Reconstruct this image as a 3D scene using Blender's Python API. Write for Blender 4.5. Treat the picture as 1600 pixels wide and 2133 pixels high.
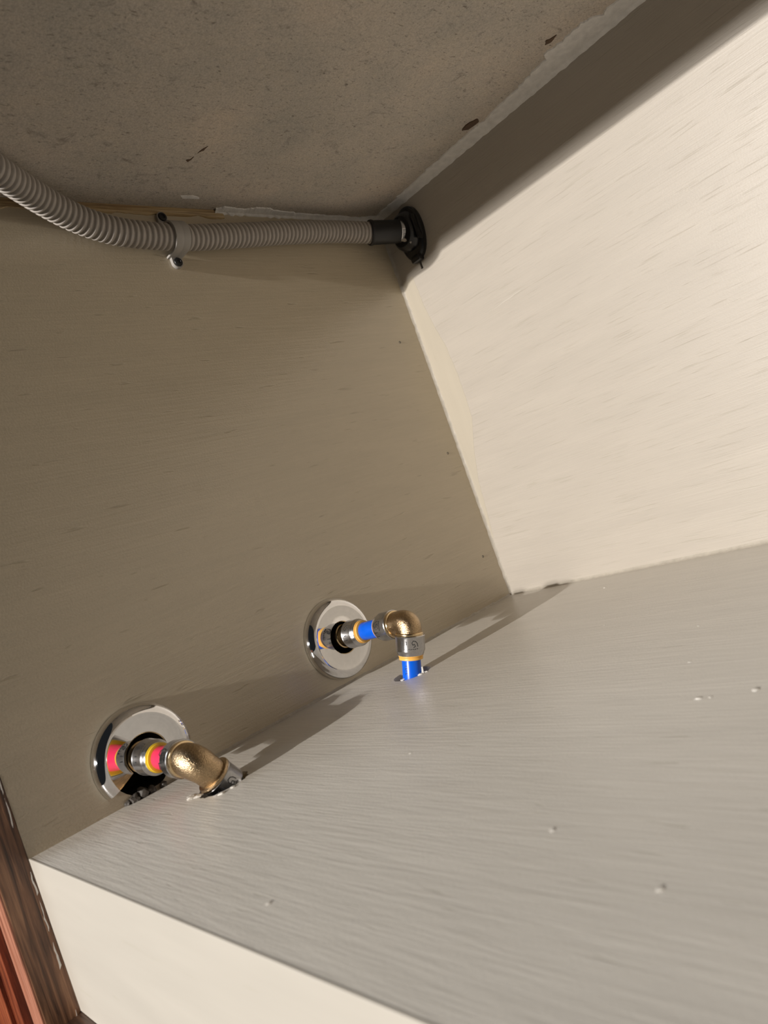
import bpy, bmesh, math, random
from mathutils import Vector, Matrix, noise

for o in list(bpy.data.objects):
    bpy.data.objects.remove(o, do_unlink=True)
S = bpy.context.scene
COL = S.collection
V = Vector
random.seed(7)

# ------------------------------------------------------------------ camera
# world: x = cabinet depth (back wall at x = 0), y = 0 is the left side wall (inside is y < 0), z = 0 is the raised cabinet floor
R = Matrix(((0.6930371518449877, -0.6384587538071635, -0.3347684660322575),
            (-0.23559860805355, 0.2382853718487769, -0.9421854262543651),
            (0.6813169615133744, 0.7318404889386031, 0.01472062173582831)))
CAM = V((-0.5935801, -0.4934778, 0.1168720))
cd = bpy.data.cameras.new('camera')
cam = bpy.data.objects.new('camera', cd)
COL.objects.link(cam)
cd.sensor_fit = 'HORIZONTAL'
cd.sensor_width = 36.0
cd.lens = 1495.807 / 1600 * 36.0
cd.clip_start = 0.01
cam.matrix_world = Matrix.Translation(CAM) @ (R.transposed() @ Matrix.Diagonal((1, -1, -1))).to_4x4()
cd.dof.use_dof = True
cd.dof.focus_distance = 0.60
cd.dof.aperture_fstop = 16.0
S.camera = cam

# ------------------------------------------------------------------ light
w = bpy.data.worlds.new('room_light')
S.world = w
w.use_nodes = True
bg = w.node_tree.nodes['Background']
bg.inputs['Color'].default_value = (0.86, 0.93, 1.0, 1)
bg.inputs['Strength'].default_value = 0.015


def area(name, loc, target, sx, sy, power, col):
    ld = bpy.data.lights.new(name, 'AREA')
    ld.shape = 'RECTANGLE'
    ld.size, ld.size_y = sx, sy
    ld.energy = power
    ld.color = col
    o = bpy.data.objects.new(name, ld)
    COL.objects.link(o)
    o.location = loc
    o.rotation_euler = (V(target) - V(loc)).to_track_quat('-Z', 'Y').to_euler()
    return o


WARM = (1.0, 0.95, 0.895)
LX, LY = -4.25, -0.18
area('room_lamp_upper', (LX, LY, 0.926), (0, -0.15, 0.2), 0.05, 0.024, 156, WARM)
area('room_lamp_lower', (LX, LY, 0.868), (0, -0.15, 0.2), 0.06, 0.080, 72, WARM)
area('cool_room_fill', (-1.7, 0.9, 1.3), (-0.2, -0.3, 0.0), 1.0, 0.8, 15, (0.90, 0.95, 1.0))  # unseen cool fill, added to lift the floor without lighting the left wall

S.view_settings.view_transform = 'Standard'
S.view_settings.look = 'None'
S.view_settings.gamma = 1.0
S.view_settings.use_curve_mapping = False
S.view_settings.exposure = 0.0

# ------------------------------------------------------------------ materials
def new_mat(name):
    m = bpy.data.materials.new(name)
    m.use_nodes = True
    nt = m.node_tree
    return m, nt, nt.nodes['Principled BSDF']


def nd(nt, kind, **kw):
    n = nt.nodes.new(kind)
    for k, v in kw.items():
        setattr(n, k, v)
    return n


def coords(nt, scale, rot=(0, 0, 0)):
    tc = nd(nt, 'ShaderNodeTexCoord')
    mp = nd(nt, 'ShaderNodeMapping')
    mp.inputs['Scale'].default_value = scale
    mp.inputs['Rotation'].default_value = rot
    nt.links.new(tc.outputs['Object'], mp.inputs['Vector'])
    return mp.outputs['Vector']


def noise_tex(nt, vec, scale=1.0, detail=3.0, rough=0.55, dist=0.0):
    n = nd(nt, 'ShaderNodeTexNoise')
    n.inputs['Scale'].default_value = scale
    n.inputs['Detail'].default_value = detail
    n.inputs['Roughness'].default_value = rough
    n.inputs['Distortion'].default_value = dist
    nt.links.new(vec, n.inputs['Vector'])
    return n.outputs['Fac']


def ramp(nt, fac, stops):
    r = nd(nt, 'ShaderNodeValToRGB')
    els = r.color_ramp.elements
    while len(els) < len(stops):
        els.new(0.5)
    for e, (p, c) in zip(els, stops):
        e.position = p
        e.color = c if len(c) == 4 else (*c, 1)
    nt.links.new(fac, r.inputs['Fac'])
    return r.outputs['Color']


def mixc(nt, fac, a, b, mode='MIX'):
    m = nd(nt, 'ShaderNodeMix', data_type='RGBA', blend_type=mode)
    if isinstance(fac, float):
        m.inputs[0].default_value = fac
    else:
        nt.links.new(fac, m.inputs[0])
    for i, s in ((6, a), (7, b)):
        if isinstance(s, (tuple, list)):
            m.inputs[i].default_value = (*s[:3], 1)
        else:
            nt.links.new(s, m.inputs[i])
    return m.outputs[2]


def math_n(nt, op, a, b):
    m = nd(nt, 'ShaderNodeMath', operation=op)
    for i, s in enumerate((a, b)):
        if isinstance(s, (int, float)):
            m.inputs[i].default_value = s
        else:
            nt.links.new(s, m.inputs[i])
    return m.outputs[0]


def bump(nt, bsdf, height, strength, distance):
    b = nd(nt, 'ShaderNodeBump')
    b.inputs['Strength'].default_value = strength
    b.inputs['Distance'].default_value = distance
    nt.links.new(height, b.inputs['Height'])
    nt.links.new(b.outputs['Normal'], bsdf.inputs['Normal'])


def paint(name, axis, col=(0.48, 0.435, 0.375), rough=0.36, depth=0.00022, groove=0.5, gcol=0.90, cross=420.0, spec=0.5, along=14.0, g0=0.27, g1=0.34, streak=0.03):
    """brushed paint over wood: streaks run along one axis"""
    m, nt, p = new_mat(name)
    sc = [cross, cross, cross]
    sc[axis] = along
    v1 = coords(nt, sc)
    sc2 = [cross * 0.55] * 3
    sc2[axis] = along * 1.4
    v2 = coords(nt, sc2)
    sc3 = [60.0] * 3
    sc3[axis] = 9.0
    v3 = coords(nt, sc3)
    n1 = noise_tex(nt, v1, 1.0, 3.0, 0.6)
    n2 = noise_tex(nt, v2, 1.0, 2.0, 0.6, 0.3)
    n3 = noise_tex(nt, v3, 1.0, 2.0)
    nub = noise_tex(nt, coords(nt, (700, 700, 700)), 1.0, 2.0)
    gro = ramp(nt, n2, [(g0, (0, 0, 0)), (g1, (1, 1, 1))])
    h = math_n(nt, 'ADD', math_n(nt, 'MULTIPLY', n1, 0.8), math_n(nt, 'MULTIPLY', gro, groove))
    h = math_n(nt, 'ADD', h, math_n(nt, 'MULTIPLY', n3, 0.4))
    h = math_n(nt, 'ADD', h, math_n(nt, 'MULTIPLY', nub, 0.25))
    bump(nt, p, h, 0.8, depth)
    tone = ramp(nt, n3, [(0.25, tuple(c * 0.955 for c in col)), (0.75, tuple(min(1, c * 1.03) for c in col))])
    tone = mixc(nt, 1.0, tone, ramp(nt, n1, [(0.3, (1 - streak,) * 3), (0.7, (1 + streak * 0.7,) * 3)]), 'MULTIPLY')
    c = mixc(nt, 1.0, tone, ramp(nt, gro, [(0.0, (gcol, gcol, gcol * 0.98)), (1.0, (1, 1, 1))]), 'MULTIPLY')
    nt.links.new(c, p.inputs['Base Color'])
    p.inputs['Roughness'].default_value = rough
    p.inputs['Specular IOR Level'].default_value = spec
    return m


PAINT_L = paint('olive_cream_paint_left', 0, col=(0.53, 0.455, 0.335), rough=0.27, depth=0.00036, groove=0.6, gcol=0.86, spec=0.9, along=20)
PAINT_B = paint('cream_paint_back', 1, rough=0.42, depth=0.00024, groove=0.5, gcol=0.93, cross=900, along=15, g0=0.28, g1=0.40, streak=0.03)
PAINT_F = paint('greige_paint_floor', 1, col=(0.65, 0.615, 0.555), rough=0.36, depth=0.00034, groove=0.22, cross=480, along=26, streak=0.05)
PAINT_P = paint('cream_paint_panel', 1, col=(0.54, 0.50, 0.435), rough=0.42, depth=0.00007, groove=0.1, gcol=0.97, streak=0.0)
PAINT_C = paint('yellowed_paint', 2, col=(0.495, 0.445, 0.36), rough=0.36, depth=0.0001, groove=0.1, gcol=0.96, streak=0.01)


def caulk_mat(name, col):
    m, nt, p = new_mat(name)
    n = noise_tex(nt, coords(nt, (160, 160, 160)), 1.0, 4.0)
    nt.links.new(ramp(nt, n, [(0.3, tuple(c * 0.82 for c in col)), (0.7, col)]), p.inputs['Base Color'])
    bump(nt, p, n, 0.9, 0.0008)
    p.inputs['Roughness'].default_value = 0.5
    return m


CAULK = caulk_mat('white_filler', (0.86, 0.84, 0.81))
CRUMB = caulk_mat('grey_crumb', (0.09, 0.08, 0.07))
BEAD = caulk_mat('cream_bead', (0.50, 0.455, 0.385))

# chipboard underside
BOARD, nt, p = new_mat('grey_brown_board')
a = noise_tex(nt, coords(nt, (11, 11, 11)), 1.0, 4.0, 0.6)
b = noise_tex(nt, coords(nt, (240, 620, 400)), 1.0, 4.0, 0.7, 0.6)
c = noise_tex(nt, coords(nt, (46, 70, 60), (0, 0, 0.6)), 1.0, 6.0, 0.75, 1.2)
d = noise_tex(nt, coords(nt, (800, 800, 800)), 1.0, 2.0, 0.6)
base = ramp(nt, a, [(0.28, (0.44, 0.41, 0.365)), (0.5, (0.52, 0.47, 0.41)), (0.72, (0.59, 0.51, 0.43))])
f1 = ramp(nt, b, [(0.30, (0.42, 0.40, 0.38)), (0.43, (1, 1, 1)), (0.64, (1, 1, 1)), (0.8, (1.3, 1.25, 1.2))])
f2 = ramp(nt, c, [(0.30, (0.62, 0.60, 0.58)), (0.42, (1, 1, 1)), (0.7, (1.06, 1.04, 1.0))])
f3 = ramp(nt, d, [(0.3, (0.82, 0.82, 0.82)), (0.7, (1.12, 1.12, 1.12))])
base = mixc(nt, 1.0, base, f1, 'MULTIPLY')
base = mixc(nt, 1.0, base, f2, 'MULTIPLY')
base = mixc(nt, 1.0, base, f3, 'MULTIPLY')
nt.links.new(base, p.inputs['Base Color'])
bump(nt, p, math_n(nt, 'ADD', b, d), 0.7, 0.0004)
p.inputs['Roughness'].default_value = 0.8


def wood(name, cols, rough, axis=2, scale=(230, 230, 9), coat=0.0):
    m, nt, p = new_mat(name)
    s = list(scale)
    s[2], s[axis] = s[axis], s[2]
    n = noise_tex(nt, coords(nt, s), 1.0, 5.0, 0.65, 0.8)
    s2 = [x * 3.2 for x in s]
    n2 = noise_tex(nt, coords(nt, s2), 1.0, 2.0, 0.6)
    c = ramp(nt, n, [(0.36, cols[0]), (0.50, cols[1]), (0.64, cols[2])])
    c = mixc(nt, 1.0, c, ramp(nt, n2, [(0.32, (0.55, 0.5, 0.5)), (0.5, (1, 1, 1))]), 'MULTIPLY')
    nt.links.new(c, p.inputs['Base Color'])
    bump(nt, p, math_n(nt, 'ADD', n, n2), 0.6, 0.0003)
    p.inputs['Roughness'].default_value = rough
    p.inputs['Coat Weight'].default_value = coat
    p.inputs['Coat Roughness'].default_value = 0.2
    return m


OAK = wood('dark_stained_oak', ((0.045, 0.02, 0.011), (0.20, 0.095, 0.05), (0.36, 0.19, 0.105)), 0.42, 2, coat=0.2)
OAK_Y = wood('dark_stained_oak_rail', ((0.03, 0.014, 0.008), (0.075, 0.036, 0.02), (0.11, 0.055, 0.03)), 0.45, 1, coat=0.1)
RED_OAK = wood('red_varnished_wood', ((0.10, 0.02, 0.011), (0.24, 0.058, 0.024), (0.36, 0.10, 0.04)), 0.3, 2, coat=0.5)
LIT_OAK = wood('lit_stile_oak', ((0.30, 0.11, 0.06), (0.48, 0.20, 0.125), (0.56, 0.27, 0.18)), 0.4, 2, coat=0.2)  # stile wood made lighter: lamplight on its front edge put into the colour
RAWWOOD = wood('raw_pine', ((0.30, 0.19, 0.09), (0.46, 0.33, 0.17), (0.58, 0.45, 0.27)), 0.65, 0)


def plain(name, col, rough, metal=0.0, bscale=0.0, bdist=0.0, var=0.0):
    m, nt, p = new_mat(name)
    p.inputs['Roughness'].default_value = rough
    p.inputs['Metallic'].default_value = metal
    s = bscale or 300.0
    n = noise_tex(nt, coords(nt, (s, s, s)), 1.0, 3.0)
    v = var or 0.03
    nt.links.new(ramp(nt, n, [(0.3, tuple(x * (1 - v) for x in col)), (0.7, tuple(min(1, x * (1 + v)) for x in col))]),
                 p.inputs['Base Color'])
    if bdist:
        bump(nt, p, n, 0.8, bdist)
    return m


CHROME = plain('polished_chrome', (0.80, 0.80, 0.81), 0.035, 1.0)
STEEL = plain('brushed_steel', (0.56, 0.56, 0.57), 0.24, 1.0, 900, 0.00003, 0.08)
BRASS = plain('cast_brass', (0.46, 0.335, 0.20), 0.25, 1.0, 1300, 0.0004, 0.30)
BRASS_S = plain('turned_brass', (0.78, 0.60, 0.36), 0.20, 1.0)
BLUE = plain('blue_plastic', (0.0, 0.115, 0.74), 0.28)
PINK = plain('red_plastic', (0.86, 0.035, 0.12), 0.30)
AMBER = plain('amber_plastic', (0.86, 0.48, 0.11), 0.4)
YELLOW = plain('yellow_plastic', (0.80, 0.55, 0.03), 0.4)
BLACK = plain('black_rubber', (0.012, 0.012, 0.013), 0.42)
BLACKP = plain('black_gloss_plastic', (0.010, 0.010, 0.011), 0.28)
INK = plain('dark_engraving', (0.02, 0.02, 0.022), 0.5)
HOSE = plain('grey_hose_plastic', (0.42, 0.385, 0.35), 0.5, 0, 250, 0, 0.06)
CLIP = plain('grey_clip_plastic', (0.36, 0.34, 0.315), 0.5)
CHIP = plain('white_paint_chip', (0.82, 0.80, 0.76), 0.6)
STAIN = plain('dark_brown_chip', (0.10, 0.06, 0.035), 0.7)
VOID = plain('hole_shade', (0.03, 0.026, 0.022), 0.9)  # near-black colour stands for the shade inside the pipe holes

# ------------------------------------------------------------------ helpers
def root_loc(o):
    l = V((0, 0, 0))
    while o is not None:
        l += o.location
        o = o.parent
    return l


def obj(name, bm, mat, parent=None, smooth=False):
    """link a bmesh (given in world coordinates) as ONE mesh object"""
    bmesh.ops.recalc_face_normals(bm, faces=bm.faces)
    me = bpy.data.meshes.new(name)
    off = root_loc(parent)
    bmesh.ops.translate(bm, verts=bm.verts, vec=-off)
    bm.to_mesh(me)
    bm.free()
    me.materials.append(mat)
    if smooth:
        for f in me.polygons:
            f.use_smooth = True
        me.set_sharp_from_angle(angle=math.radians(38))
    o = bpy.data.objects.new(name, me)
    COL.objects.link(o)
    o.parent = parent
    return o


def thing(name, label, cat, loc=(0, 0, 0), group=None):
    o = bpy.data.objects.new(name, None)
    o.empty_display_size = 0.02
    COL.objects.link(o)
    o.location = loc
    return tag(o, label, cat, group)


def tag(o, label, cat, group=None):
    o['label'] = label
    o['category'] = cat
    if group:
        o['group'] = group
    return o


def struct(name, bm, mat, label, cat, smooth=False):
    o = obj(name, bm, mat, None, smooth)
    o['kind'] = 'structure'
    o['label'] = label
    o['category'] = cat
    return o


def box(x0, x1, y0, y1, z0, z1, bev=0.0, seg=2):
    bm = bmesh.new()
    vs = [bm.verts.new((x, y, z)) for x in (x0, x1) for y in (y0, y1) for z in (z0, z1)]
    for q in ((0, 1, 3, 2), (4, 6, 7, 5), (0, 4, 5, 1), (2, 3, 7, 6), (0, 2, 6, 4), (1, 5, 7, 3)):
        bm.faces.new([vs[i] for i in q])
    if bev:
        bmesh.ops.bevel(bm, geom=list(bm.edges), offset=bev, segments=seg, affect='EDGES', profile=0.5)
    return bm


def frame(axis, hint=(0, 0, 1)):
    zax = V(axis).normalized()
    h = V(hint)
    if abs(zax.dot(h)) > 0.95:
        h = V((1, 0, 0))
    xax = (h - zax * h.dot(zax)).normalized()
    return xax, zax.cross(xax), zax


def lathe(origin, axis, prof, n=48, hint=(0, 0, 1), a0=0.0, a1=None, closed=False):
    """prof: list of (r, t); a0..a1 leaves a sector open (profile must be closed then)"""
    xa, ya, za = frame(axis, hint)
    o = V(origin)
    bm = bmesh.new()
    full = a1 is None
    steps = n if full else n + 1
    rings = []
    for i in range(steps):
        a = a0 + ((2 * math.pi) if full else (a1 - a0)) * i / n
        d = xa * math.cos(a) + ya * math.sin(a)
        rings.append([bm.verts.new(o + d * r + za * t) for r, t in prof])
    m = len(prof)
    for i in range(n if not full else steps):
        A, B = rings[i], rings[(i + 1) % steps]
        for j in range(m if closed else m - 1):
            k = (j + 1) % m
            bm.faces.new((A[j], A[k], B[k], B[j]))
    if not full and closed:
        bm.faces.new(rings[0])
        bm.faces.new(list(reversed(rings[-1])))
    bmesh.ops.remove_doubles(bm, verts=bm.verts, dist=1e-6)
    return bm


def sweep(pts, radii, n=32, cap=True):
    """tube along pts with one radius per point"""
    bm = bmesh.new()
    rings = []
    prev = None
    for i, p in enumerate(pts):
        t = (pts[min(i + 1, len(pts) - 1)] - pts[max(i - 1, 0)]).normalized()
        if prev is None:
            xa, ya, _ = frame(t)
        else:
            xa = (prev - t * prev.dot(t)).normalized()
            ya = t.cross(xa)
        prev = xa
        rings.append([bm.verts.new(p + (xa * math.cos(2 * math.pi * k / n) + ya * math.sin(2 * math.pi * k / n)) * radii[i])
                      for k in range(n)])
    for A, B in zip(rings, rings[1:]):
        for k in range(n):
            bm.faces.new((A[k], A[(k + 1) % n], B[(k + 1) % n], B[k]))
    if cap:
        bm.faces.new(list(reversed(rings[0])))
        bm.faces.new(rings[-1])
    return bm


def catmull(P, per=24):
    P = [V(p) for p in P]
    P = [P[0] * 2 - P[1]] + P + [P[-1] * 2 - P[-2]]
    out = []
    for i in range(1, len(P) - 2):
        a, b, c, d = P[i - 1:i + 3]
        for k in range(per):
            t = k / per
            out.append(0.5 * ((2 * b) + (c - a) * t + (2 * a - 5 * b + 4 * c - d) * t * t + (3 * b - a - 3 * c + d) * t ** 3))
    out.append(P[-2])
    return out


def resample(pts, step):
    out = [pts[0].copy()]
    acc = 0.0
    for a, b in zip(pts, pts[1:]):
        L = (b - a).length
        while acc + L >= step:
            k = (step - acc) / L
            a = a.lerp(b, k)
            out.append(a.copy())
            L = (b - a).length
            acc = 0.0
        acc += L
    return out


def patch(outline, normal, thick, jit=0.0, seed=0, sub=3):
    """thin solid flake with a ragged outline, standing on its surface"""
    nrm = V(normal)
    P = [V(p) for p in outline]
    ring = []
    for i in range(len(P)):
        a, b = P[i], P[(i + 1) % len(P)]
        for k in range(sub):
            q = a.lerp(b, k / sub)
            j = noise.noise_vector(q * 300 + V((seed, seed * 2, 0))) * jit
            ring.append(q + j - nrm * j.dot(nrm))
    bm = bmesh.new()
    lo = [bm.verts.new(q - nrm * 0.0003) for q in ring]
    c = sum(ring, V((0, 0, 0))) / len(ring)
    hi = [bm.verts.new(q + nrm * thick) for q in ring]
    n = len(ring)
    for i in range(n):
        bm.faces.new((lo[i], lo[(i + 1) % n], hi[(i + 1) % n], hi[i]))
    f = bm.faces.new(hi)
    g = bm.faces.new(list(reversed(lo)))
    bmesh.ops.triangulate(bm, faces=[f, g])
    return bm


def bead(a, b, d1, d2, r0, jit, seed, n=90):
    """concave/convex filler bead in the corner of two planes with inward directions d1, d2"""
    a, b, d1, d2 = V(a), V(b), V(d1), V(d2)
    bm = bmesh.new()
    rows = []
    for i in range(n + 1):
        p = a.lerp(b, i / n)
        r1 = r0 * (1 + jit * noise.noise(p * 130 + V((seed, 0, 0))))
        r2 = r0 * (1 + jit * noise.noise(p * 130 + V((0, seed, 5))))
        rows.append([bm.verts.new(q) for q in (p - d1 * 0.0004 - d2 * 0.0004, p + d1 * r1 - d2 * 0.0003,
                     p + d1 * r1 * 0.62 + d2 * r2 * 0.14, p + d1 * r1 * 0.32 + d2 * r2 * 0.32,
                     p + d1 * r1 * 0.14 + d2 * r2 * 0.62, p + d2 * r2 - d1 * 0.0003)])
    for A, B in zip(rows, rows[1:]):
        for k in range(6):
            bm.faces.new((A[k], A[(k + 1) % 6], B[(k + 1) % 6], B[k]))
    bm.faces.new(rows[0])
    bm.faces.new(list(reversed(rows[-1])))
    return bm


def carve(o, cutters):
    """cut holes out of o with temporary meshes"""
    tmp = []
    for bm in cutters:
        bmesh.ops.recalc_face_normals(bm, faces=bm.faces)
        me = bpy.data.meshes.new('cut')
        bm.to_mesh(me)
        bm.free()
        c = bpy.data.objects.new('cut', me)
        COL.objects.link(c)
        md = o.modifiers.new('b', 'BOOLEAN')
        md.operation = 'DIFFERENCE'
        md.solver = 'EXACT'
        md.object = c
        tmp.append(c)
    dg = bpy.context.evaluated_depsgraph_get()
    me = bpy.data.meshes.new_from_object(o.evaluated_get(dg))
    o.modifiers.clear()
    o.data = me
    for c in tmp:
        bpy.data.objects.remove(c, do_unlink=True)


def prism_z(outline, z0, z1):
    bm = bmesh.new()
    lo = [bm.verts.new((x, y, z0)) for x, y in outline]
    hi = [bm.verts.new((x, y, z1)) for x, y in outline]
    n = len(lo)
    for i in range(n):
        bm.faces.new((lo[i], lo[(i + 1) % n], hi[(i + 1) % n], hi[i]))
    bm.faces.new(hi)
    bm.faces.new(list(reversed(lo)))
    return bm


# ------------------------------------------------------------------ structure: the cabinet interior
H = 0.4255          # underside of the counter
F = -0.4984         # front of the raised floor
YR = -1.20          # right side wall
BASE = -0.094       # bottom of the cream panel

BW = V((-0.2300, 0.0, 0.0388))      # blue pipe leaves the wall
BE = V((-0.2260, -0.0838, 0.0400))  # blue elbow corner
BL = (V((-0.2345, -0.0762, 0.0)) - BE).normalized()
RW = V((-0.4195, 0.0, 0.0255))      # red pipe leaves the wall
RE = V((-0.4160, -0.0720, 0.0225))
RL = V((0.544, 0.0, -0.839)).normalized()

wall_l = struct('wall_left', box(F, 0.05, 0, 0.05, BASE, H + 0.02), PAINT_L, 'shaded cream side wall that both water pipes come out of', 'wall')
cut = [lathe((BW.x, -0.01, BW.z), (0, 1, 0), [(0, 0), (0.0165, 0), (0.0165, 0.05), (0, 0.05)], 32),
       lathe((RW.x, -0.01, RW.z - 0.004), (0, 1, 0), [(0, 0), (0.021, 0), (0.021, 0.05), (0, 0.05)], 32)]
carve(wall_l, cut)
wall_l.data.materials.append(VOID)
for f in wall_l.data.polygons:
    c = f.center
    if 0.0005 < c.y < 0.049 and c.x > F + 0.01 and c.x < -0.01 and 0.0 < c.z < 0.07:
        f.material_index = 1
wall_b = struct('wall_back', box(0, 0.05, YR - 0.05, 0.0, BASE, H + 0.02), PAINT_B, 'bright sunlit cream back wall crossed by a dark shadow', 'wall')
carve(wall_b, [box(-0.01, 0.02, -0.0362, -0.0334, 0.3520, 0.372)])
struct('wall_right', box(F, 0.0, YR - 0.05, YR, BASE, H + 0.02), BOARD, 'bare board side wall on the far right out of the picture', 'wall')
ceil = struct('ceiling', box(-0.519, 0.0, YR, 0.0, H, H + 0.03), BOARD, 'raw grey brown board underside of the counter overhead', 'ceiling')
carve(ceil, [lathe((-0.436, -0.0770, 0.415), (-0.5, -0.42, 1.0), [(0, 0), (0.0155, 0), (0.0155, 0.06), (0, 0.06)], 32)])
floor = struct('floor', box(F + 0.0012, 0.0, YR, 0.0, -0.018, 0.0), PAINT_F, 'brush-marked greige painted cabinet floor with two pipe holes', 'floor')

rc = RE + RL * (RE.z / 0.839)
out_b, out_r = [], []
for i in range(48):
    a = 2 * math.pi * i / 48
    q = V((math.cos(a), math.sin(a), 0))
    rb = 0.0150 * (1 + 0.03 * noise.noise(q * 3))
    out_b.append((-0.2298 + rb * q.x, -0.0712 + rb * q.y))
    k = 1 + 0.11 * noise.noise(q * 5 + V((3, 1, 0))) + random.uniform(-0.04, 0.04)
    out_r.append((rc.x - 0.0015 + 0.0168 * k * q.x, rc.y + 0.0142 * k * q.y))
carve(floor, [prism_z(out_b, -0.03, 0.01), prism_z(out_r, -0.03, 0.01)])

panel = struct('baseboard_front', box(F, F + 0.0012, YR, 0.0, BASE, 0.0002, 0.0003), PAINT_P, 'smooth bright cream panel below the front edge of the cabinet floor', 'panel')
# dark box below the floor, so that the pipe holes open into a dark space
struct('trim_1', box(F + 0.009, -0.001, YR + 0.001, -0.001, BASE, BASE + 0.012), VOID, 'base board below the raised floor, coloured dark as shade in the pipe holes', 'board')

# filler and paint in the corners
obj('corner_bead', bead((0, 0, 0.002), (0, 0, H), (-1, 0, 0), (0, -1, 0), 0.0030, 0.5, 3), BEAD, wall_b, True)
obj('corner_bead', bead((0, -0.003, 0), (0, YR, 0), (-1, 0, 0), (0, 0, 1), 0.0032, 0.10, 9, 160), BEAD, wall_b, True)
obj('corner_bead', bead((F + 0.07, 0, 0), (-0.003, 0, 0), (0, -1, 0), (0, 0, 1), 0.0022, 0.7, 5, 120), BEAD, wall_l, True)
band = [(-0.0008, 0.354), (-0.0195, 0.3517), (-0.0207, 0.3175), (-0.0242, 0.2936), (-0.0298, 0.2689), (-0.0320, 0.2384),
        (-0.0316, 0.2112), (-0.0305, 0.1894), (-0.0184, 0.1567), (-0.0105, 0.125), (-0.006, 0.08), (-0.0008, 0.05)]
bm = bmesh.new()
rows = []
for (y0, z0), (y1, z1) in zip(band[1:], band[2:]):
    for k in range(8):
        y, z = y0 + (y1 - y0) * k / 8, z0 + (z1 - z0) * k / 8
        y = min(-0.0006, y + 0.0007 * noise.noise(V((0, z * 220, 1))) + 0.0004 * noise.noise(V((0, z * 700, 4))))
        rows.append([bm.verts.new(q) for q in ((0.0003, 0.0, z), (-0.00015, 0.0, z), (-0.00015, y + 0.0004, z), (0.0003, y, z))])
for A, B in zip(rows, rows[1:]):
    for k in range(4):
        bm.faces.new((A[k], A[(k + 1) % 4], B[(k + 1) % 4], B[k]))
obj('paint_smear', bm, PAINT_C, wall_b)
obj('paint_smear', patch([(0, -0.0934, 0.2754), (0, -0.112, 0.2780), (0, -0.1341, 0.2795), (0, -0.1341, 0.2788), (0, -0.112, 0.2770)],
                         (-1, 0, 0), 0.0001, 0.0003, 4), PAINT_P, wall_b)

cu = [(-0.036, -0.52), (-0.030, -0.47), (-0.035, -0.42), (-0.027, -0.38), (-0.03, -0.34), (-0.0247, -0.3024), (-0.0272, -0.2945), (-0.023, -0.2911), (-0.0321, -0.2857), (-0.0372, -0.2781), (-0.0368, -0.2555),
      (-0.0404, -0.2439), (-0.0298, -0.2402), (-0.0293, -0.2264), (-0.0248, -0.2131), (-0.0226, -0.2062), (-0.0213, -0.1864),
      (-0.0183, -0.1644), (-0.0200, -0.1511), (-0.0190, -0.1263), (-0.0180, -0.0949), (-0.0153, -0.0679), (-0.0143, -0.0514), (-0.0125, -0.030), (-0.014, -0.018), (-0.010, -0.006), (-0.008, -0.001)]
# ragged filler on the ceiling along the back wall, in quads so that it stays thin
bm = bmesh.new()
rows = []
dense = []
for (x0, y0), (x1, y1) in zip(cu, cu[1:]):
    for k in range(6):
        t = k / 6
        dense.append((x0 + (x1 - x0) * t, y0 + (y1 - y0) * t))
for x, y in dense:
    e = x * 0.80 + 0.0026 * noise.noise(V((y * 260, 0, 1))) + 0.0016 * noise.noise(V((y * 800, 4, 1)))
    e = min(e, -0.004)
    th = 0.0010 + 0.0005 * noise.noise(V((y * 120, 2, 2)))
    rows.append([bm.verts.new(q) for q in ((0.0, y, H + 0.0003), (e, y, H + 0.0003), (e + 0.0006, y, H - th), (e * 0.5, y, H - th * 1.3), (-0.003, y, H - 0.0022),
                                            (0.0002, y, H - 0.0048 - 0.0012 * noise.noise(V((y * 150, 7, 7)))))])
for A, B in zip(rows, rows[1:]):
    for k in range(6):
        bm.faces.new((A[k], A[(k + 1) % 6], B[(k + 1) % 6], B[k]))
obj('filler_smear', bm, CAULK, ceil)
# filler on the ceiling and the left wall, behind the hose
cl = [(-0.2057, -0.0040), (-0.1977, -0.0074), (-0.1764, -0.0057), (-0.1641, -0.0094), (-0.150, -0.0099), (-0.144, -0.0069), (-0.1116, -0.0047), (-0.0756, -0.004), (-0.030, -0.004), (-0.010, -0.008), (-0.001, -0.022)]
bm = bmesh.new()
rows = []
for (x0, y0), (x1, y1) in zip(cl, cl[1:]):
    for k in range(8):
        t = k / 8
        x, y = x0 + (x1 - x0) * t, y0 + (y1 - y0) * t
        y = min(-0.002, y + 0.0018 * noise.noise(V((x * 420, 0, 3))))
        zz = H - 0.0042 - 0.002 * noise.noise(V((x * 210, 5, 3)))
        rows.append([bm.verts.new(q) for q in ((x, 0.0003, H), (x, y, H + 0.0003), (x, y + 0.0004, H - 0.0009), (x, -0.0016, H - 0.0022), (x, -0.0006, zz + 0.0006), (x, 0.0003, zz))])
for A, B in zip(rows, rows[1:]):
    for k in range(6):
        bm.faces.new((A[k], A[(k + 1) % 6], B[(k + 1) % 6], B[k]))
obj('filler_smear', bm, CAULK, ceil)
obj('filler_smear', patch([(-0.2476, -0.0190, H), (-0.238, -0.0200, H), (-0.2293, -0.0178, H), (-0.2300, -0.0160, H), (-0.2438, -0.0150, H)], (0, 0, -1), 0.0005, 0.0010, 6), CAULK, ceil)
obj('board_chip', patch([(-0.2650, -0.0640, H), (-0.2625, -0.0665, H), (-0.2600, -0.0690, H), (-0.2608, -0.0655, H), (-0.2635, -0.0628, H)], (0, 0, -1), 0.0003, 0.0012, 8), STAIN, ceil)
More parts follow.
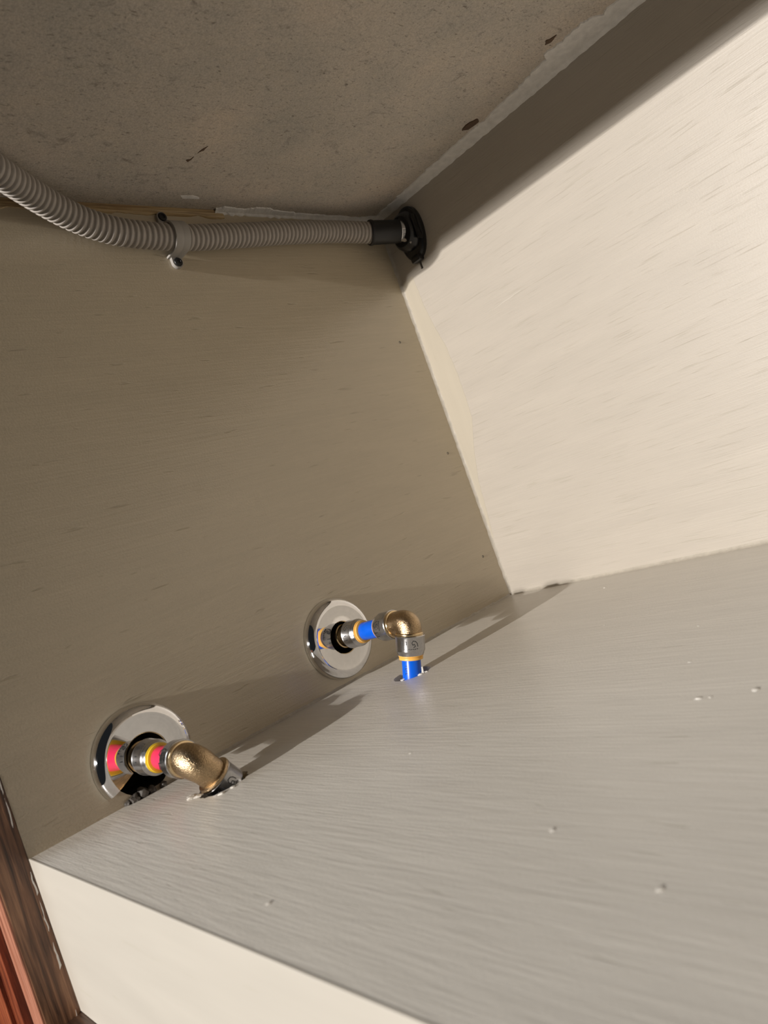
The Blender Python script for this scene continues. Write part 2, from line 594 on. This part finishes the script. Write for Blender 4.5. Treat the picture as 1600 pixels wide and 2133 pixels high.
obj('board_chip', patch([(-0.2600, -0.0740, H), (-0.2585, -0.0790, H), (-0.2560, -0.0830, H), (-0.2570, -0.0780, H)], (0, 0, -1), 0.0003, 0.0010, 9), STAIN, ceil)
obj('board_chip', patch([(-0.024, -0.166, H), (-0.029, -0.155, H), (-0.027, -0.148, H), (-0.021, -0.152, H), (-0.019, -0.162, H)], (0, 0, -1), 0.0009, 0.002, 12), STAIN, ceil)
obj('board_chip', patch([(-0.041, -0.262, H), (-0.044, -0.256, H), (-0.041, -0.251, H), (-0.038, -0.256, H)], (0, 0, -1), 0.0006, 0.002, 13), STAIN, ceil)
# bare strip of wood at the top of the left wall
bm = bmesh.new()
rows = []
for i in range(81):
    x = F + 0.001 + (0.30) * i / 80
    zz = 0.4178 + 0.0035 * noise.noise(V((x * 60, 1, 1))) + 0.0012 * noise.noise(V((x * 300, 1, 1)))
    rows.append([bm.verts.new(q) for q in ((x, 0.0003, H), (x, -0.0010, H - 0.0002), (x, -0.0010, zz + 0.0004), (x, 0.0003, zz))])
for A, B in zip(rows, rows[1:]):
    for k in range(4):
        bm.faces.new((A[k], A[(k + 1) % 4], B[(k + 1) % 4], B[k]))
obj('bare_wood_strip', bm, RAWWOOD, wall_l)
# nail holes, crumbs, nibs
for x, z in ((-0.0323, 0.2885), (-0.0198, 0.1636), (-0.0225, 0.0497)):
    obj('nail_head', lathe((x, 0.0002, z), (0, -1, 0), [(0, 0.0001), (0.0006, 0.0001), (0.0011, 0.0005), (0.0013, 0.0002), (0.0013, -0.0005), (0, -0.0005)], 14), INK, wall_l, True)


def crumb(c, r, seed, flat=1.0):
    bm = bmesh.new()
    bmesh.ops.create_icosphere(bm, subdivisions=2, radius=r)
    for v in bm.verts:
        k = 1 + 0.55 * noise.noise(v.co.normalized() * 1.6 + V((seed * 3.1, 0, seed)))
        v.co = V((v.co.x * k, v.co.y * k, v.co.z * k * flat)) + V(c)
    return bm


for i, (c, r) in enumerate([((-0.4310, -0.002, 0.0016), 0.0034), ((-0.4250, -0.002, 0.0022), 0.0040), ((-0.4190, -0.002, 0.0016), 0.0030), ((-0.4110, -0.003, 0.0012), 0.0026), ((-0.4360, -0.0015, 0.0010), 0.0020)]):
    obj('filler_crumb', crumb(c, r, i), CRUMB, wall_l)
nibs = [((-0.0513, -0.1439), 0.0014), ((-0.3069, -0.3339), 0.0016), ((-0.3060, -0.3389), 0.0010), ((-0.3009, -0.3563), 0.0018), ((-0.4354, -0.3761), 0.0013),
        ((-0.4776, -0.2404), 0.0012), ((-0.4142, -0.3265), 0.0011), ((-0.20, -0.29), 0.0008), ((-0.26, -0.31), 0.0009), ((-0.17, -0.21), 0.0007), ((-0.36, -0.20), 0.0008)]
for i, ((x, y), r) in enumerate(nibs):
    obj('paint_nib', crumb((x, y, 0.0), r, i + 20, 0.35), PAINT_F, floor, True)
for i, (x, y, r) in enumerate([(-0.2425, -0.0735, 0.0020), (-0.2340, -0.0850, 0.0022), (-0.2290, -0.0862, 0.0014), (-0.4200, -0.0632, 0.0034), (-0.4180, -0.0680, 0.0028), (-0.4190, -0.0590, 0.0022), (-0.4125, -0.0875, 0.0024), (-0.4050, -0.0880, 0.0018)]):
    obj('paint_chip', crumb((x, y, 0.0002), r, i + 40, 0.32), CHIP if i < 3 else PAINT_F, floor)

# ------------------------------------------------------------------ face frame (dark oak) and the neighbouring door
ff = thing('face_frame', 'dark stained oak cabinet face frame beside the bright cream panel', 'cabinet frame', (-0.508, 0.0, -0.16))
XF = -0.5170
stile = obj('stile', box(XF, F, 0.00005, 0.0274, -0.16, H + 0.05, 0.0006), OAK, ff)
obj('lit_front_bead', box(XF - 0.0014, XF + 0.0004, 0.0009, 0.0270, -0.16, H + 0.05, 0.0006), LIT_OAK, stile)
obj('bottom_rail', box(XF, F + 0.0075, YR, -0.0001, -0.16, BASE - 0.0004, 0.001), OAK_Y, ff)
obj('top_rail', box(XF, -0.5192 + 0.0208, YR, -0.0009, H + 0.0305, H + 0.05, 0.0005), OAK_Y, ff)
obj('stile', box(XF, F, YR - 0.04, YR, -0.16, H + 0.05, 0.0012), OAK, ff)
sm = [((-0.4988, 0.047), 0.0008, 0.012), ((-0.4988, 0.030), 0.0009, 0.018), ((-0.4990, -0.014), 0.0011, 0.014), ((-0.4992, -0.034), 0.0009, 0.018), ((-0.5000, -0.058), 0.0013, 0.016), ((-0.5000, -0.0965), 0.0008, 0.010)]
for i, ((x, z), wd, hh) in enumerate(sm):
    x -= 0.0007 + 0.0004 * (i % 2)
    wd *= 0.55
    obj('paint_smear', patch([(x - wd, 0.0, z - hh / 2), (x + wd * 0.5, 0.0, z - hh * 0.4), (x + wd * 0.4, 0.0, z + hh / 2), (x - wd * 0.6, 0.0, z + hh * 0.2)],
                             (0, -1, 0), 0.0001, 0.0007, i + 30, 5), CHIP, stile)

door = thing('cabinet_door', 'red brown varnished wooden door edge with moulded steps at lower left', 'cabinet door', (-0.53, 0.06, -0.13))


def door_prism(poly, z0, z1):
    return prism_z(poly, z0, z1)


XA, XB, Y1, Y2 = -0.5240, -0.5275, 0.0276, 0.0400
obj('panel', door_prism([(XF + 0.0040, Y1), (XF + 0.0040, 0.34), (XB - 0.005, 0.34), (XB - 0.005, Y2 + 0.030), (XB - 0.003, Y2 + 0.026), (XB, Y2 + 0.0240), (XB, Y2 + 0.0015), (XB + 0.0008, Y2), (XA - 0.0004, Y2), (XA, Y2 - 0.0012), (XA, Y1 + 0.0020), (XA + 0.0014, Y1)], -0.13, 0.40), RED_OAK, door)

# ------------------------------------------------------------------ escutcheons
def escutcheon(c, label, rmax, hole, gap=None, seam=None):
    root = thing('escutcheon_plate', label, 'escutcheon', c, 'chrome escutcheons on the left wall')
    h = 0.0092
    outer = [(rmax, 0.0003), (rmax, 0.0012)]
    for i in range(13):
        a = math.pi / 2 * i / 12
        outer.append((rmax - 0.0072 + 0.0072 * math.cos(a), 0.0012 + (h - 0.0012) * math.sin(a)))
    outer += [(rmax - 0.0078, h - 0.0001), (hole + 0.0006, h - 0.0001), (hole, h - 0.0006)]
    inner = [(hole, h - 0.0016), (rmax - 0.0080, h - 0.0016), (rmax - 0.0030, h - 0.0036), (rmax - 0.0010, 0.0003)]
    prof = outer + inner
    if gap:
        bm = lathe(c, (0, -1, 0), prof, 84, (0, 0, 1), gap[0], gap[1], True)
    else:
        bm = lathe(c, (0, -1, 0), prof, 96, (0, 0, 1), closed=True)
    obj('plate', bm, CHROME, root, True)
    if seam is not None:
        a = V((math.cos(seam), 0, math.sin(seam)))
        t = V((-a.z, 0, a.x))
        cc = V(c)
        P = [cc + a * (hole + 0.0014) - t * 0.00016, cc + a * (rmax - 0.0098) - t * 0.00016, cc + a * (rmax - 0.0098) + t * 0.00016, cc + a * (hole + 0.0014) + t * 0.00016]
        obj('split_seam', patch([p + V((0, -h + 0.0004, 0)) for p in P], (0, -1, 0), 0.00022), INK, root)
    return root


escutcheon((-0.2335, 0, 0.0385), 'intact chrome escutcheon disc around the blue pipe', 0.0340, 0.0132, None, math.radians(-52))
# lathe angle runs from +z towards za x xa; the notch opens downwards
escutcheon((-0.4165, 0, 0.0253), 'chipped chrome escutcheon disc cut off at the floor around the red pipe', 0.0340, 0.0140,
           (math.radians(-128), math.radians(118)))

# ------------------------------------------------------------------ water pipes
def ringprof(r, t0, t1, b=0.0006):
    return [(0, t0), (r - b, t0), (r - b * 0.3, t0 + b * 0.3), (r, t0 + b), (r, t1 - b), (r - b * 0.3, t1 - b * 0.3), (r - b, t1), (0, t1)]


def collar_prof(t0, t1, r=0.0113, flip=False):
    """pressed steel collar: lip, straight skirt, rounded nose towards the pipe"""
    L = t1 - t0
    pts = [(0, 0), (r + 0.0002, 0), (r + 0.0004, 0.0005), (r + 0.0002, 0.0011), (r, 0.0014), (r, L * 0.74), (r - 0.0003, L * 0.80), (r - 0.0008, L * 0.84), (r - 0.0010, L * 0.93), (r - 0.0017, L), (0, L)]
    if flip:
        return [(q, t1 - t) for q, t in reversed(pts)]
    return [(q, t0 + t) for q, t in pts]


def on_cyl(o, axis, hint, r, ang, t):
    xa, ya, za = frame(axis, hint)
    return V(o) + (xa * math.cos(ang) + ya * math.sin(ang)) * r + za * t


def stroke(o, axis, hint, r, pts, wd=0.00028):
    """engraved line: pts are (arc length, t) on a cylinder"""
    bm = bmesh.new()
    for (s0, t0), (s1, t1) in zip(pts, pts[1:]):
        L = math.hypot(s1 - s0, t1 - t0) or 1e-6
        ns, nt_ = -(t1 - t0) / L * wd, (s1 - s0) / L * wd
        es, et = (s1 - s0) / L * wd * 0.6, (t1 - t0) / L * wd * 0.6
        q = []
        for rr in (r - 0.0002, r + 0.00008):
            q += [bm.verts.new(on_cyl(o, axis, hint, rr, s / r, t)) for s, t in
                  ((s0 - es + ns, t0 - et + nt_), (s1 + es + ns, t1 + et + nt_), (s1 + es - ns, t1 + et - nt_), (s0 - es - ns, t0 - et - nt_))]
        for f in ((0, 1, 2, 3), (7, 6, 5, 4), (0, 4, 5, 1), (1, 5, 6, 2), (2, 6, 7, 3), (3, 7, 4, 0)):
            bm.faces.new([q[i] for i in f])
    return bm


def collar_marks(parent, o, axis, toward, r, t0, t1, spin=0.0, mirror=1):
    """pressed window, fin emblem and a line of small print on the collar, turned towards a direction"""
    hint = V(toward)
    m = (t0 + t1) / 2
    def sh(pts, ds):
        return [((s + ds) * mirror + spin, m + t) for s, t in pts]
    obj('pressed_window', stroke(o, axis, hint, r, sh([(-0.0018, -0.0008), (-0.0018, -0.0030), (0.0018, -0.0030), (0.0018, -0.0008)], 0.0042), 0.00030), INK, parent)
    obj('emblem', stroke(o, axis, hint, r, sh([(-0.0024, 0.0008), (-0.0020, -0.0014), (-0.0008, -0.0030), (0.0012, -0.0034), (0.0022, -0.0020), (0.0016, -0.0004), (0.0002, -0.0008), (-0.0004, 0.0006), (0.0010, 0.0014)], -0.0040), 0.00026), INK, parent)
    for k in range(5):
        s = -0.0062 + k * 0.0016
        obj('print_mark', stroke(o, axis, hint, r, sh([(s, 0.0026), (s + 0.0009, 0.0026 + 0.0003 * (k % 2))], 0.0), 0.00022), INK, parent)


def bend(E, a, l, ra, rl, R, r, bulge=0.0, sharp=0.62):
    """elbow body from E - a*ra round to E + l*rl"""
    pts, rad = [], []
    p0, p1 = E - a * R, E + l * R
    for k in range(5):
        pts.append((E - a * ra).lerp(p0, k / 5)); rad.append(r)
    for k in range(17):
        t = k / 16
        # circular-like arc by quadratic blend with the corner
        w_ = sharp
        q = (p0 * (1 - t) ** 2 + E * (2 * t * (1 - t) * w_ * 1.15) + p1 * t ** 2) / ((1 - t) ** 2 + 2 * t * (1 - t) * w_ * 1.15 + t ** 2)
        pts.append(q); rad.append(r + bulge * math.sin(math.pi * t))
    for k in range(1, 6):
        pts.append(p1.lerp(E + l * rl, k / 5)); rad.append(r)
    return sweep(pts, rad, 36)


def water_pipe(name, label, W, E, L, pipe_mat, ring_mat, d, toward):
    """d: distances along the run"""
    root = thing(name, label, 'water pipe', tuple(W), 'push-fit water pipes')
    a = (E - W).normalized()
    n = (E - W).length
    # coupling coming out of the wall
    cp = obj('coupling', lathe(W, a, [(0, -0.012), (0.0094, -0.012), (0.0094, 0.004), (0.0102, 0.0046), (0.0102, 0.0066), (0.0094, 0.0072), (0.0094, d['c0'] + 0.001), (0, d['c0'] + 0.001)], 44), BRASS_S, root, True)
    c1 = obj('collar', lathe(W, a, collar_prof(d['c0'], d['c1']), 48), STEEL, cp, True)
    collar_marks(cp, W, a, toward, 0.0113, d['c0'], d['c1'], -0.002)
    obj('release_ring', lathe(W, a, [(0, d['c1'] - 0.001), (0.0094, d['c1'] - 0.001), (0.0094, d['c1'] + 0.0006), (0.0086, d['c1'] + 0.0010), (0.0090, d['c1'] + 0.0014), (0.0090, d['c1'] + 0.0030), (0.0076, d['c1'] + 0.0034), (0, d['c1'] + 0.0034)], 40), ring_mat, cp, True)
    obj('pipe_length', lathe(W, a, ringprof(0.0073, d['c1'] + 0.0005, d['k0'] + 0.002, 0.0002), 36), pipe_mat, root, True)
    # elbow
    el = obj('elbow', bend(E, a, L, n - d['k1'], d['l0'], d['R'], d['er'], d['bulge'], d['sharp']), BRASS, root, True)
    obj('release_ring', lathe(W, a, ringprof(0.0092, d['k0'] - 0.0012, d['k0'] + 0.001, 0.0004), 40), ring_mat, el, True)
    obj('collar', lathe(W, a, collar_prof(d['k0'], d['k1'], flip=True), 48), STEEL, el, True)
    collar_marks(el, W, a, toward, 0.0113, d['k0'] - 0.001, d['k1'] - 0.001, 0.001)
    obj('flange', lathe(W, a, ringprof(0.0108, d['k1'] - 0.0006, d['k1'] + 0.0022, 0.0007), 44), BRASS_S, el, True)
    obj('flange', lathe(E, L, ringprof(0.0105 if d['fl'] == 0 else d['fl'], d['l0'] - 0.0022, d['l0'] + 0.0004, 0.0008), 44), BRASS_S if d['fl'] == 0 else BRASS, el, True)
    obj('collar', lathe(E, L, collar_prof(d['l0'], d['l1']), 48), STEEL, el, True)
    collar_marks(el, E, L, toward, 0.0113, d['l0'] - 0.0003, d['l1'] - 0.0015, 0.0005)
    obj('release_ring', lathe(E, L, [(0, d['l1'] - 0.001), (0.0096, d['l1'] - 0.001), (0.0096, d['l1'] + 0.0006), (0.0088, d['l1'] + 0.0010), (0.0092, d['l1'] + 0.0014), (0.0092, d['l1'] + 0.0032), (0.0076, d['l1'] + 0.0036), (0, d['l1'] + 0.0036)], 40), ring_mat, el, True)
    pl = obj('pipe_length', lathe(E, L, ringprof(0.0073, d['l1'] + 0.0005, d['l2'], 0.0002), 36), pipe_mat, root, True)
    return root, pl, el


tow = (CAM - BE).normalized()
bl, blp, _ = water_pipe('water_pipe', 'bright blue water pipe with upright brass elbow entering the cabinet floor', BW, BE, BL, BLUE, AMBER,
                        dict(c0=0.0148, c1=0.0288, k0=0.0520, k1=0.0675, l0=0.0105, l1=0.0255, l2=0.066, R=0.0098, er=0.0096, bulge=0.0004, fl=0.0, sharp=1.1), tow)
for k in range(4):   # small print on the blue pipe
    t = 0.0330 + k * 0.0018
    obj('print_mark', stroke(BE, BL, tow, 0.0073, [(0.0036, t), (0.0052, t), (0.0052, t + 0.0010)][: 2 + k % 2], 0.00018), INK, blp)
tow_r = (CAM - RE).normalized()
rl, rlp, rel = water_pipe('water_pipe', 'red water pipe with slanting bronze elbow half sunk in the cabinet floor', RW, RE, RL, PINK, YELLOW,
                          dict(c0=0.0145, c1=0.0300, k0=0.0500, k1=0.0615, l0=0.0185, l1=0.034, l2=0.045, R=0.0104, er=0.0095, bulge=0.0008, fl=0.0118, sharp=0.65), tow_r)

# ------------------------------------------------------------------ grey drain hose
hp = [(-0.462, -0.096, 0.470), (-0.446, -0.084, 0.440), (-0.428, -0.0705, 0.4225), (-0.4140, -0.0590, 0.4160), (-0.3974, -0.047, 0.4135), (-0.3801, -0.035, 0.4112), (-0.3623, -0.025, 0.4074), (-0.3446, -0.018, 0.4028), (-0.3266, -0.0142, 0.3984), (-0.3045, -0.0124, 0.3945),
      (-0.2724, -0.0122, 0.3923), (-0.2461, -0.0122, 0.3922), (-0.1969, -0.0122, 0.3955), (-0.1417, -0.0122, 0.3999), (-0.0805, -0.0132, 0.4021), (-0.0366, -0.0190, 0.3992), (-0.014, -0.0285, 0.3945)]
path = catmull(hp, 40)
PITCH = 0.0047
sub = 8
pts = resample(path, PITCH / sub)
rad = []
RO, RI = 0.0106, 0.0086
shape = [RI, RI + 0.0002, RO - 0.0004, RO, RO, RO, RO - 0.0004, RI + 0.0002]
for i in range(len(pts)):
    rad.append(shape[i % sub])
cut_i = next(i for i, q in enumerate(pts) if q.x > -0.036)
hose = thing('drain_hose', 'grey corrugated drain hose running along the top of the wall', 'hose', (-0.25, -0.0122, 0.382))
obj('corrugated_tube', sweep(pts[:cut_i], rad[:cut_i], 40), HOSE, hose, True)
A0 = pts[cut_i - 8]
A1 = V((-0.0060, -0.0335, 0.3935))
ca = (A1 - A0).normalized()
cl_ = (A1 - A0).length
cuff = obj('rubber_cuff', lathe(A0, ca, [(0.0100, -0.0005), (0.0122, -0.0005), (0.0126, 0.0010), (0.0124, 0.0026), (0.0118, 0.0036), (0.0116, cl_ * 0.72), (0.0122, cl_ * 0.78), (0.0122, cl_), (0.0100, cl_), (0.0100, -0.0005)], 44), BLACK, hose, True)
# worm-drive hose clamp
cc = A0 + ca * (cl_ * 0.86)
cb = obj('clamp_band', lathe(cc, ca, [(0.0121, -0.0022), (0.0130, -0.0022), (0.0130, 0.0022), (0.0121, 0.0022)], 48, closed=True), STEEL, hose, True)
for k in range(26):
    ang = math.radians(110 + k * 5.2)
    xa, ya, za = frame(ca)
    q = cc + (xa * math.cos(ang) + ya * math.sin(ang)) * 0.01305
    e1 = (xa * -math.sin(ang) + ya * math.cos(ang)) * 0.00032
    bm = bmesh.new()
    vs = [bm.verts.new(q + e1 * s + ca * t + (q - cc).normalized() * u) for u in (-0.0002, 0.0001) for s, t in ((-1, -0.0013), (1, -0.0013), (1, 0.0013), (-1, 0.0013))]
    for f in ((0, 1, 2, 3), (7, 6, 5, 4), (0, 4, 5, 1), (1, 5, 6, 2), (2, 6, 7, 3), (3, 7, 4, 0)):
        bm.faces.new([vs[i] for i in f])
    obj('band_slot', bm, INK, cb)
sc = cc + V((-0.002, -0.0065, -0.0130))
hs = obj('screw_housing', lathe(sc, (0.25, -0.62, -0.55), [(0, -0.005), (0.0026, -0.005), (0.0028, -0.004), (0.0028, 0.003), (0.0022, 0.0035), (0, 0.0035)], 10), STEEL, cb)
obj('clamp_screw', lathe(sc, (0.25, -0.62, -0.55), [(0, 0.0032), (0.0031, 0.0032), (0.0033, 0.0040), (0.0033, 0.0062), (0.0028, 0.0068), (0, 0.0066)], 6), CLIP, cb)

# black oval fitting on the back wall where the hose goes through
fit = thing('wall_fitting', 'black plastic fitting on the back wall at the end of the hose', 'pipe fitting', (0.0, -0.040, 0.362))
ol = []
for i in range(40):
    a = 2 * math.pi * i / 40
    ol.append((math.cos(a), math.sin(a)))


def oval_stack(levels, cy, cz, tilt):
    bm = bmesh.new()
    rows = []
    for x, ry, rz in levels:
        row = []
        for c_, s_ in ol:
            y, z = ry * math.copysign(abs(c_) ** 0.8, c_), rz * s_
            row.append(bm.verts.new((x, cy + y * math.cos(tilt) - z * math.sin(tilt), cz + y * math.sin(tilt) + z * math.cos(tilt))))
        rows.append(row)
    n = len(ol)
    for A, B in zip(rows, rows[1:]):
        for k in range(n):
            bm.faces.new((A[k], A[(k + 1) % n], B[(k + 1) % n], B[k]))
    bm.faces.new(rows[0])
    bm.faces.new(list(reversed(rows[-1])))
    return bm


obj('flange', oval_stack([(0.0005, 0.0165, 0.0270), (-0.0045, 0.0165, 0.0270), (-0.0060, 0.0150, 0.0250)], -0.0385, 0.3885, math.radians(6)), BLACKP, fit, True)
obj('hub', oval_stack([(-0.0055, 0.0160, 0.0205), (-0.0120, 0.0150, 0.0180), (-0.0150, 0.0128, 0.0150)], -0.0360, 0.3915, math.radians(6)), BLACKP, fit, True)
obj('lug', box(-0.0085, 0.0004, -0.0425, -0.0300, 0.3585, 0.3660, 0.0022), BLACKP, fit, True)
obj('rib', box(-0.0125, -0.0050, -0.0535, -0.0515, 0.3760, 0.4020, 0.0006), BLACKP, fit, True)

# grey clip holding the hose
clip = thing('hose_clip', 'grey plastic saddle clip screwed over the drain hose', 'clip', (-0.2585, 0.0, 0.370))
cz, cy = 0.3922, -0.0122
bm = bmesh.new()
prof = []
for i in range(25):
    a = math.pi * i / 24
    prof.append((math.cos(a), -math.sin(a)))
rows = []
WX = 0.0066
for c_, s_ in [(1, 0.0)] + prof + [(-1, 0.0)]:
    rows.append((c_, s_))
outer, inner = [], []
ring = []
pathc = [(0.0126, 0.0)] + [(0.0126 * c_, cy + 0.0126 * s_) for c_, s_ in prof] + [(-0.0126, 0.0)]
pathi = [(0.0109, 0.0)] + [(0.0109 * c_, cy + 0.0109 * s_) for c_, s_ in prof] + [(-0.0109, 0.0)]
cxs = -0.2610
prevrow = None
for (zo, yo), (zi, yi) in zip(pathc, pathi):
    mz, my = (zo * 0.94 + zi * 0.06), (yo * 0.94 + yi * 0.06)
    row = [bm.verts.new(q) for q in ((cxs - WX, yi, cz + zi), (cxs - WX, my, cz + mz), (cxs - WX + 0.0008, yo, cz + zo), (cxs - 0.0004, yo, cz + zo), (cxs, my, cz + mz), (cxs + 0.0004, yo, cz + zo),
                                     (cxs + WX - 0.0008, yo, cz + zo), (cxs + WX, my, cz + mz), (cxs + WX, yi, cz + zi))]
    if prevrow:
        for k in range(9):
            bm.faces.new((prevrow[k], prevrow[(k + 1) % 9], row[(k + 1) % 9], row[k]))
    else:
        bm.faces.new(row)
    prevrow = row
bm.faces.new(list(reversed(prevrow)))
obj('saddle', bm, CLIP, clip, True)
for s in (1, -1):
    zc = 0.4147 if s > 0 else 0.3752
    out = []
    for i in range(17):
        a = math.pi * i / 16
        out.append((cxs + 0.0046 * math.cos(a), zc + s * (0.0046 * math.sin(a))))
    out = [(cxs + 0.0046, cz + s * 0.0108)] + out + [(cxs - 0.0046, cz + s * 0.0108)]
    bm = bmesh.new()
    lo = [bm.verts.new((x, 0.0002, z)) for x, z in out]
    hi = [bm.verts.new((x, -0.0034, z)) for x, z in out]
    n = len(lo)
    for i in range(n):
        bm.faces.new((lo[i], lo[(i + 1) % n], hi[(i + 1) % n], hi[i]))
    bm.faces.new(lo)
    bm.faces.new(hi)
    tab = obj('tab', bm, CLIP, clip, True)
    obj('screw', lathe((cxs, -0.0034, zc), (0, -1, 0), [(0, -0.001), (0.0036, -0.001), (0.0038, 0.0003), (0.0034, 0.0011), (0.0018, 0.0014), (0.0014, 0.0006), (0, 0.0006)], 24), BLACK, tab, True)
